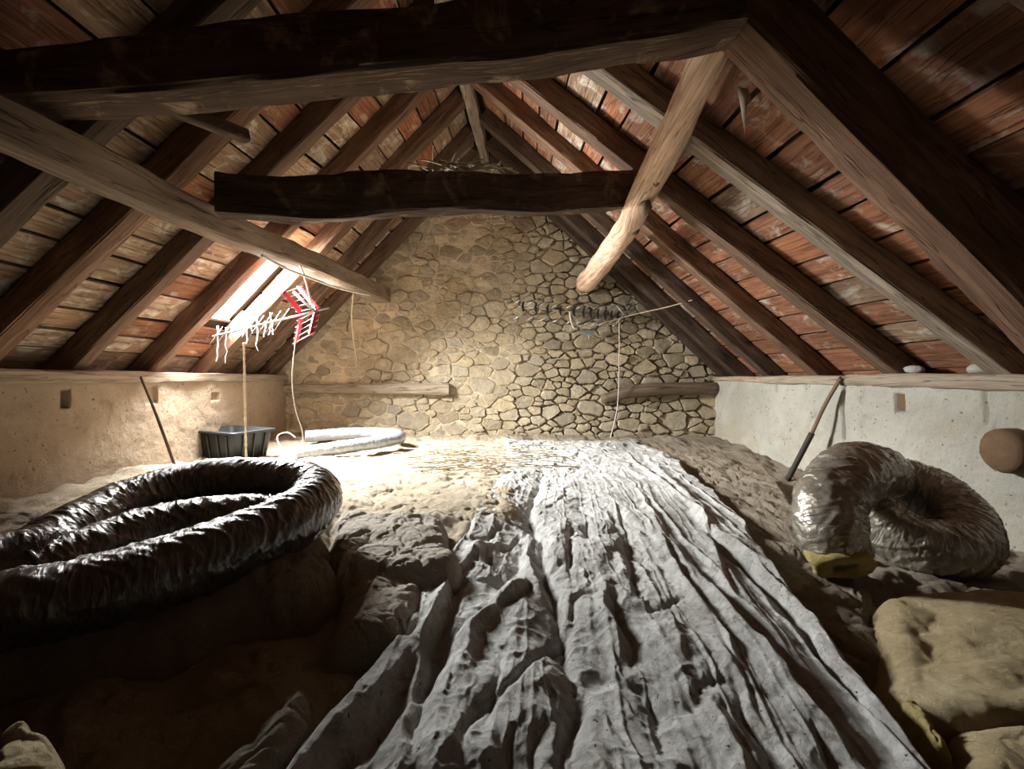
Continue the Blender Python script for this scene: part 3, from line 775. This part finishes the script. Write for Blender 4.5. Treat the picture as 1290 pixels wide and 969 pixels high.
    crease([(600, 690), (578, 725), (566, 763), (552, 796), (541, 834), (524, 889), (512, 960)], -0.05, 0.014, 0.02)
    crease([(569, 716), (535, 788), (490, 838), (430, 893), (350, 965), (300, 1010)], 0.06, 0.12, 0.028)
    crease([(548, 790), (520, 830), (480, 880), (430, 945), (380, 1000)], -0.075, 0.03, 0.06)
    crease([(506, 876), (455, 919), (430, 952), (410, 1000)], 0.05, 0.015, 0.02)
    # lumps in the lower middle
    for pts in ([(637, 805), (622, 855), (614, 885), (600, 930)], [(730, 850), (721, 910), (720, 969)], [(650, 896), (645, 952), (640, 1000)], [(810, 838), (831, 889), (850, 940)], [(690, 880), (672, 930), (665, 980)]):
        crease(pts, -0.045, 0.028, 0.022)
    crease([(520, 915), (560, 905), (600, 915), (630, 910)], 0.02, 0.04, 0.04)
    # centre right
    crease([(767, 716), (759, 767), (776, 790), (786, 822)], 0.04, 0.03, 0.012)
    crease([(775, 728), (772, 770), (796, 800), (800, 830)], -0.05, 0.012, 0.03)
    crease([(767, 638), (784, 670), (793, 704), (796, 722), (806, 745), (831, 780)], -0.05, 0.016, 0.03)
    crease([(718, 655), (717, 690), (719, 722)], -0.05, 0.012, 0.022)
    crease([(741, 655), (738, 680)], -0.05, 0.02, 0.02)
    crease([(780, 640), (797, 690), (816, 712)], -0.05, 0.014, 0.03)
    crease([(700, 720), (740, 717), (790, 718), (832, 714)], 0.015, 0.012, 0.03)
    crease([(802, 739), (815, 760), (848, 775), (857, 800), (862, 830)], 0.03, 0.02, 0.012)
    # taut pleats on the right
    crease([(776, 560), (802, 587), (825, 603), (854, 626), (886, 652), (900, 690), (912, 722), (935, 770)], 0.05, 0.035, 0.014)
    crease([(892, 655), (906, 690), (918, 715)], -0.04, 0.012, 0.03)
    crease([(799, 566), (839, 603), (871, 635), (906, 673), (946, 702), (990, 726), (1068, 800), (1135, 870), (1200, 950)], 0.055, 0.016, 0.045)
    crease([(836, 608), (868, 642), (900, 678), (944, 712), (1010, 775), (1073, 850), (1120, 915), (1160, 975)], -0.06, 0.045, 0.014)
    crease([(802, 606), (825, 655), (842, 699), (871, 745), (917, 803), (929, 840), (960, 900), (985, 969)], 0.05, 0.03, 0.013)
    crease([(846, 700), (880, 752), (920, 815), (935, 850)], -0.035, 0.012, 0.03)
    crease([(839, 667), (860, 699), (886, 728), (912, 759), (958, 806), (1000, 850), (1046, 894), (1110, 975)], 0.06, 0.05, 0.012)
    crease([(870, 705), (900, 738), (948, 786), (1000, 840), (1058, 896), (1125, 975)], -0.055, 0.012, 0.05)
    crease([(918, 828), (940, 885), (966, 921), (985, 975)], -0.05, 0.013, 0.03)
    crease([(880, 840), (905, 890), (930, 940), (945, 990)], 0.03, 0.03, 0.02)
    crease([(1020, 880), (1045, 930), (1060, 980)], -0.035, 0.012, 0.03)
    # crumpled far end
    far = sstep(640, 575, PY)
    z = z+far*(0.02*fbm(X*4, Y*2.5, 330, 3)+0.010*fold(pn(wx*5, wy*3, 331), 0.1)+0.006*fold(pn(wx*9, wy*5, 332), 0.1))
    z = z+0.025*sstep(0.22, 0.02, u)*sstep(1.6, 2.1, Y)
    # edges tuck under
    eu = np.minimum(u, 1-u)
    z = z-np.where(u < 0.5, 0.045, 0.075)*(1-sstep(0.0, 0.03, eu))*np.ones_like(z)
    z = z-0.10*sstep(4.55, 4.75, Y)
    X = X+0.010*fbm(X*8, Y*8, 340, 2)
    return tag(grid('vapour_barrier_sheet', X, Y, z, M['sheet']), 'long rumpled grey dusty sheet fanning from the gable to the foreground', 'sheet')
sheet()

# ================================================================ DUCTS
def crinkle(amp, sd, ring=0.055):
    def fn(s, th):
        n1 = ridged(s/ring*0.5+0.35*np.cos(th+1.0), np.cos(th)*0.9+3, sd, 2)
        n2 = ridged(s*18+np.sin(th)*0.8, np.sin(th)*1.6+s*2.0, sd+5, 3)
        n3 = fbm(s*5, np.cos(th)*1.1+np.sin(th)*0.7, sd+9, 3)
        n4 = np.exp(-(pn(s*22+1.2*np.sin(th*2+s*3), np.cos(th)*1.5+np.sin(th)+s*3, sd+12)/0.13)**2)+0.5*np.exp(-(pn(s*52+2*np.sin(th), np.cos(th)*3+s*5, sd+13)/0.14)**2)
        return amp*(0.4*n1+0.2*n2*0.6+0.9*n3+0.55*n4)
    return fn
# big black coil at left
dc = empty('insulated_duct', P(200, 740, 1.45)); dc.location.z = -0.56
tag(dc, 'large black plastic wrapped flexible duct coil lying on the left heap', 'duct')
path = [P(-330, 820, 0.98), P(-120, 792, 1.03), P(0, 770, 1.06), P(100, 752, 1.13), P(210, 722, 1.24), P(310, 685, 1.38), P(375, 652, 1.53), P(398, 628, 1.68), P(385, 612, 1.80), P(330, 608, 1.86), P(250, 611, 1.84), P(165, 634, 1.66), P(95, 672, 1.44), P(40, 708, 1.28), P(-60, 735, 1.16), P(-220, 770, 1.05)]
tube('outer_duct', path, 0.090, M['black_film'], dc, n=900, m=80, disp=crinkle(0.0075, 401), rfun=lambda q: 1+0.06*np.sin(q*23))
path = [P(30, 722, 1.22), P(110, 692, 1.36), P(190, 664, 1.52), P(270, 650, 1.62), P(345, 646, 1.68), P(375, 648, 1.62), P(330, 668, 1.5), P(260, 690, 1.40), P(180, 712, 1.30), P(100, 735, 1.22)]
path = [np.array([a, b, c-0.015]) for a, b, c in path]
tube('inner_duct', path, 0.078, M['black_film'], dc, n=560, m=64, disp=crinkle(0.0075, 421))
# right coil with the open yellow mouth
dr = empty('insulated_duct', (1.9, 2.0, -0.80))
tag(dr, 'grey plastic wrapped duct coil with open yellow mouth by the right wall', 'duct')
rc = P(1148, 646, 1.96); RR_ = 0.182; tl = math.radians(36)
def rp_(a): a = math.radians(a); return rc+RR_*np.array([math.cos(a), math.sin(a)*math.cos(tl), math.sin(a)*math.sin(tl)])
path = [P(1058, 702, 1.68), P(1046, 668, 1.70), P(1046, 628, 1.76), P(1072, 598, 1.86), P(1110, 596, 2.04)]+[rp_(a) for a in (105, 65, 30, 0, -30, -60, -90, -120, -150, -180, -205)]
tube('wrapped_duct', path, 0.110, M['grey_film'], dr, n=640, m=96, disp=crinkle(0.010, 441), rfun=lambda q: np.interp(q, [0, .05, .25, .4, .6, 1], [0.88, .98, 1.08, 0.95, 1.03, 0.95]), caps=False)
c0, c1 = P(1054, 712, 1.69), P(1053, 694, 1.73)
ax = (c1-c0)/np.linalg.norm(c1-c0)
def lip(rr, off): return c0+ax*off, rr
def ring_lathe(name, prof, mat, parent, m=48, sd=1, axis=ax, orig=c0, amp=0.010):
    a = np.cross(axis, [0, 1, 0.2]); a /= np.linalg.norm(a); b = np.cross(axis, a)
    th = np.linspace(0, 2*PI, m, endpoint=False)
    G = []
    for (off, r) in prof:
        R = r+amp*fbm(np.cos(th)*1.5+off*20, np.sin(th)*1.5, sd, 3)
        G.append(orig+axis*off+R[:, None]*(np.cos(th)[:, None]*a+np.sin(th)[:, None]*b))
    G = np.array(G); G[..., 2] = orig[2]+(G[..., 2]-orig[2])*0.72-0.012
    return grid(name, G[..., 0], G[..., 1], G[..., 2], mat, parent, wrap_u=True)
axm = np.array([0.12, 0.80, 0.50]); axm /= np.linalg.norm(axm)
om = P(1062, 708, 1.63)
tag(ring_lathe('wool_lining', [(0.10, 0.09), (0.03, 0.104), (0.0, 0.104), (-0.022, 0.088), (-0.026, 0.060), (-0.012, 0.036), (0.03, 0.030), (0.14, 0.028)], M['wool_bright'], dr, axis=axm, orig=om, amp=0.030), 'ragged yellow wool lining in the open mouth')
ring_lathe('duct_liner', [(0.012, 0.032), (0.10, 0.028), (0.12, 0.028), (0.12, 0.001)], M['insulator'], dr, axis=axm, orig=om, amp=0.003)
# silver hairpin by the gable
ds = tube('silver_duct', [P(374, 571, 3.62), P(410, 567, 3.68), P(450, 561, 3.80), P(485, 556, 3.95), P(503, 551, 4.15), P(497, 547, 4.35), P(470, 545.5, 4.45), P(430, 546.5, 4.40), P(385, 550, 4.30)],
          0.052, M['silver_film'], None, n=260, m=32, disp=crinkle(0.006, 461))
tag(ds, 'slim silver flexible duct bent in a hairpin below the gable', 'duct')

# ================================================================ SMALL THINGS
# black crate
ct = empty('plastic_crate', (*FL(289, 583, -0.675), -0.675))
cx, cy = FL(279, 579, -0.66)
rz = math.radians(-24)
def crate():
    def rot(p): return np.array([cx+p[0]*math.cos(rz)-p[1]*math.sin(rz), cy+0.16+p[0]*math.sin(rz)+p[1]*math.cos(rz), p[2]])
    def rrect(a, b, z, r=0.04):
        o = []
        for (sx, sy, t0) in ((1, 1, 0), (-1, 1, PI/2), (-1, -1, PI), (1, -1, 1.5*PI)):
            for k in range(5):
                t_ = t0+k*PI/8; o.append(rot((sx*(a-r)+r*math.cos(t_), sy*(b-r)+r*math.sin(t_), z)))
        return o
    z0, z1 = -0.675, -0.435
    rings = [rrect(.002, .002, z0, .001), rrect(.225, .150, z0), rrect(.255, .178, z1-0.02), rrect(.257, .180, z1), rrect(.249, .172, z1), rrect(.219, .144, z0+.006), rrect(.002, .002, z0+.006, .001)]
    G = np.array(rings)
    grid('body', G[..., 0], G[..., 1], G[..., 2], M['black_plastic'], ct, wrap_u=True)
    rings = [rrect(.250, .173, z1+.001), rrect(.278, .201, z1+.001), rrect(.282, .205, z1-.006), rrect(.280, .203, z1-.018), rrect(.276, .199, z1-.018), rrect(.258, .181, z1-.008)]
    G = np.array(rings)
    grid('rim', G[..., 0], G[..., 1], G[..., 2], M['black_plastic'], ct, wrap_u=True)
    for sx in (-1, 1):
        for k in (-.10, 0, .10):
            beam('rib', [rot((sx*.262, k, z1-.03)), rot((sx*.231, k*0.9, z0+.01))], [(.012, .012)]*2, M['black_plastic'], ct, up=(0.3, 0.9, 0), wob=0, n=3)
    for sy in (-1, 1):
        for k in (-.17, -.06, .06, .17):
            beam('rib', [rot((k, sy*.184, z1-.03)), rot((k*0.9, sy*.156, z0+.01))], [(.012, .012)]*2, M['black_plastic'], ct, up=(0.9, 0.3, 0), wob=0, n=3)
crate()
tag(ct, 'open black plastic crate standing by the left wall behind the black coil', 'crate')

# leaning sticks
tag(beam('leaning_stick', [(-2.335, 2.92, 0.0), (-2.30, 3.02, -0.28), (-2.25, 3.13, -0.66)], [(.014, .014), (.018, .018), (.020, .020)], M['rafter'], seed=31, wob=.008, roundness=1), 'thin wooden stick leaning on the left plaster wall', 'stick')
ib = empty('iron_bar', (2.28, 3.47, -0.80)); tag(ib, 'slim bar with dark iron lower half leaning on the right plaster wall', 'bar')
a, b, m = np.array([2.455, 3.17, -0.01]), np.array([2.27, 3.46, -0.80]), None
m = a+(b-a)*0.52
tag(tube('wooden_shaft', [a, (a+m)/2+np.array([0, .012, .004]), m], 0.014, M['stick'], ib, m=8), 'worn brown upper shaft')
tube('iron_shank', [m, b], 0.020, M['iron'], ib, m=8)
# round log end in the right wall
p = P(1279, 568, 2.12)
le = beam('log_end', [(2.62, 2.13, p[2]), (2.44, 2.13, p[2]), (2.40, 2.13, p[2])], [(.20, .22), (.20, .22), (.16, .18)], M['rust'], seed=41, roundness=1, wob=.004, n=10)
tag(le, 'round rusty brown log end sticking out of the right wall', 'log')

# ---- antenna hanging in front of the roof opening
def rod(parent, a, b, r, mat, name='rod'): return tube(name, [a, b], r, mat, parent, n=2, m=6)
at = empty('television_antenna', P(392, 392, 3.25)); tag(at, 'antenna with red plastic arms dangling in front of the roof opening', 'antenna')
A, B = P(268, 424, 3.34), P(414, 388, 3.22)
rod(at, A, B, 0.007, M['alu'], 'boom')
for k in range(9):
    q = A+(B-A)*(0.03+0.072*k); dv = np.array([0.035, 0.04, 0.085])*(0.8+0.03*k)
    rod(at, q-dv, q+dv, 0.0022, M['alu'], 'director')
hub = P(394, 391, 3.24)
arms = [((357, 369, 3.05), (378, 392, 3.22)), ((377, 362, 3.45), (399, 388, 3.26)), ((399, 392, 3.24), (392, 421, 3.05)), ((379, 402, 3.24), (373, 431, 3.42))]
ends = []
for (s, e) in arms:
    a, b = P(*s), P(*e)
    tag(beam('reflector_arm', [a, b], [(.022, .034)]*2, M['red_plastic'], at, wob=.0, n=3, up=(0.3, 0.8, 0.2)), 'red plastic reflector arm'); ends.append((a, b))
for (i, j) in ((0, 1), (2, 3)):
    for k in range(5):
        tt = k/4
        a = ends[i][0]*(1-tt)+ends[i][1]*tt; b = ends[j][0]*(1-tt)+ends[j][1]*tt
        ex = (b-a)*0.25; rod(at, a-ex, b+ex, 0.0028, M['alu'], 'reflector_rod')
rod(at, P(370, 368, 3.25), P(398, 394, 3.2), 0.010, M['grid_metal'], 'mast_clamp')
# ---- antenna on the gable
a2 = empty('television_antenna', P(790, 400, 4.95)); tag(a2, 'long antenna with crossed black elements lying against the gable stones', 'antenna')
A, B = P(652, 386, 4.90), P(800, 401, 4.93)
rod(a2, A, B, 0.008, M['grid_metal'], 'boom')
cx_ = [658, 674, 689, 705, 722, 734, 743, 752, 761, 769, 777]
for k, px in enumerate(cx_):
    q = A+(B-A)*((px-652)/148); L = 0.115-0.006*k
    for sg in (-1, 1):
        e = np.array([0.55*L, -0.015, 0.62*L*0.9]); b0 = q+np.array([0, 0, sg*0.035]); e2 = np.array([0.085, 0, 0.055])*(1-0.05*k)
        rod(a2, b0-e2+np.array([-.01, -.01, sg*.05]), b0+e2+np.array([.01, -.01, sg*.05]), 0.005, M['alu'], 'director')
    beam('insulator', [q+np.array([.014, -.012, .055]), q+np.array([0, -.012, 0]), q+np.array([.014, -.012, -.055])], [(.012, .014), (.035, .03), (.012, .014)], M['insulator'], a2, up=(1, 0, 0), wob=0, n=5)
for sg in ((-1, 1), (1, 1)):
    c = P(786, 396, 4.88); e = np.array([0.085*sg[0], 0, 0.10]); rod(a2, c-e, c+e, 0.006, M['alu'], 'dipole')
g0, gu, gv = P(783, 376, 4.86), np.array([0.115, 0.06, 0.045]), np.array([0.085, 0.02, -0.155])
gb = []
mv, mf = [], []
def addrod(a, b, r):
    t_ = b-a; t_ /= np.linalg.norm(t_); s = np.cross(t_, [0.2, 0.9, 0.3]); s /= np.linalg.norm(s); w = np.cross(t_, s); k = len(mv)
    for e in (a, b):
        for c_ in (s, w, -s, -w): mv.append(e+c_*r)
    for i in range(4): mf.append((k+i, k+(i+1) % 4, k+4+(i+1) % 4, k+4+i))
for k in range(9): addrod(g0+gu*k/8, g0+gu*k/8+gv, 0.0025)
for k in range(8): addrod(g0+gv*k/7, g0+gv*k/7+gu, 0.0025)
tag(mk('reflector_grid', mv, mf, M['grid_metal'], a2), 'fine grey wire grid reflector')
beam('mast_clamp', [P(731, 417, 4.93), P(748, 421, 4.93)], [(.05, .06)]*2, M['grid_metal'], a2, wob=0, n=3)
rod(a2, P(742, 415, 4.92), P(742, 428, 4.92), 0.012, M['alu'], 'clamp_bolt')

# ---- cables, ropes and wires
def cord(name, pts, r, mat, label, cat='cable', fray=0, group=None):
    o = tube(name, pts, r, mat, None, m=6, disp=(lambda s, th: r*fray*fbm(s*60, th*0+1, 7, 2)) if fray else None, n=max(20, int(40*len(pts)/3)))
    return tag(o, label, cat, group)
cord('white_cable', [P(376, 410, 3.22), P(371, 440, 3.24), P(368, 480, 3.26), P(372, 515, 3.30), P(381, 545, 3.34), P(379, 566, 3.36), P(365, 573, 3.40), P(352, 560, 3.5), P(350, 549, 3.6), P(362, 545, 3.66), P(372, 551, 3.6)], 0.0038, M['white_cable'], 'white cable hanging from the red armed antenna and looping on the floor')
cord('frayed_rope', [P(307, 432, 3.30), P(308, 470, 3.30), P(309, 520, 3.28), P(310, 578, 3.22)], 0.0085, M['straw_rope'], 'frayed straw rope hanging from the roof opening past the crate', 'rope', 0.8)
cord('sagging_cable', [P(330, 322, 2.62), P(360, 338, 2.85), P(395, 352, 3.2), P(430, 364, 3.75), P(470, 373, 4.55)], 0.009, M['white_cable'], 'pale cable drooping along the underside of the left purlin')
cord('thin_string', [P(378, 334, 3.0), P(384, 350, 3.08), P(394, 388, 3.2)], 0.006, M['white_cable'], 'short pale string tying the red armed antenna to the purlin', 'string')
cord('thin_string', [P(445, 370, 4.3), P(443, 400, 4.5), P(446, 435, 4.7), P(451, 460, 4.8)], 0.006, M['straw_rope'], 'thin string hanging from the purlin in front of the left gable stones', 'string')
cord('hanging_wire', [P(780, 403, 4.90), P(780, 450, 4.90), P(778, 510, 4.90), P(769, 552, 4.85)], 0.005, M['white_cable'], 'thin pale wire hanging straight down from the gable antenna', 'wire')
cord('antenna_wire', [P(733, 414, 4.88), P(760, 407, 4.86), P(800, 396, 4.8), P(840, 387, 4.4), P(872, 378, 4.1)], 0.005, M['straw_rope'], 'thin brown wire strung from the gable antenna to the right rafters', 'wire')
cord('antenna_lead', [P(718, 393, 4.86), P(719, 402, 4.84), P(722, 412, 4.85), P(726, 414, 4.86)], 0.011, M['white_cable'], 'short white lead curling below the middle of the gable antenna')
cord('floor_cord', [P(768, 556, 4.55), P(790, 580, 3.7), P(812, 597, 3.2), P(835, 612, 2.83)], 0.010, M['white_cable'], 'pale cord lying along the right pleat of the sheet at its far end', 'cord')

# torn film in the roof opening
rt = random.Random(3)
tf = empty('torn_plastic_film', P(310, 425, 3.3)); tag(tf, 'torn white plastic film strips hanging from the lower edge of the roof opening', 'film')
for k in range(11):
    px = 276+k*7.0+rt.uniform(-3, 3); y_ = 410+rt.uniform(-6, 6)-k*1.2; d = 3.33+0.02*k
    L = rt.choice((18, 28, 45, 32, 20)); w = rt.uniform(0.1, 0.9)
    n = 7; pts = []
    for i in range(n):
        tt = i/(n-1); ww = w*(1-0.8*tt)+0.35
        cxp = px+rt.uniform(-2.5, 2.5)*tt
        for sg in (-1, 1): pts.append(P(cxp+sg*ww, y_+L*tt, d+rt.uniform(-.015, .015)))
    fcs = [(2*i, 2*i+1, 2*i+3, 2*i+2) for i in range(n-1)]
    o = mk('film_strip', pts, fcs, M['torn_film'], tf)
    md = o.modifiers.new('thickness', 'SOLIDIFY'); md.thickness = 0.002

# straw and twigs at the foot of the gable
rw = random.Random(8)
vs, fs = [], []
def strand(p, dirv, L, r, bend):
    n = 6; k = len(vs); q = np.array(p, float); dv = np.array(dirv, float)
    for i in range(n):
        for c_ in ((r, 0, 0), (0, 0, r), (-r, 0, 0), (0, r, -r)): vs.append(q+np.array(c_))
        q = q+dv*L/(n-1); dv = dv+np.array(bend)/n; dv /= np.linalg.norm(dv)
    for i in range(n-1):
        for a in range(4):
            b = (a+1) % 4; fs.append((k+4*i+a, k+4*i+b, k+4*i+4+b, k+4*i+4+a))
for k in range(210):
    px = rw.triangular(500, 720, 590); py = rw.uniform(562, 592)
    x, y = FL(px, py, -0.62)
    an = rw.gauss(0, 0.5)+(PI if rw.random() < 0.5 else 0)
    strand((x, y, -0.625+rw.uniform(-.01, .03)), (math.cos(an), math.sin(an)*0.6, rw.uniform(-.05, .12)), rw.uniform(.08, .35), rw.uniform(.002, .004), (rw.uniform(-.8, .8), rw.uniform(-.8, .8), rw.uniform(-.5, .1)))
n0v, n0f = vs, fs
vs, fs = [], []
for k in range(46):
    p = P(rw.gauss(592, 22), rw.gauss(213, 5), 2.46)
    an = rw.uniform(0, 2*PI)
    strand(p, (math.cos(an), math.sin(an)*0.5, rw.uniform(-.1, .35)), rw.uniform(.05, .16), rw.uniform(.002, .005), (rw.uniform(-.8, .8), rw.uniform(-.8, .8), -.3))
tag(mk('old_nest', vs, fs, M['twig']), 'tangle of dry twigs lying on top of the wavy collar beam', 'twigs', kind='stuff')
vs, fs = n0v, n0f
tag(mk('dry_straw', vs, fs, M['twig']), 'dry straw and twigs strewn on the wool below the gable', 'straw', kind='stuff')
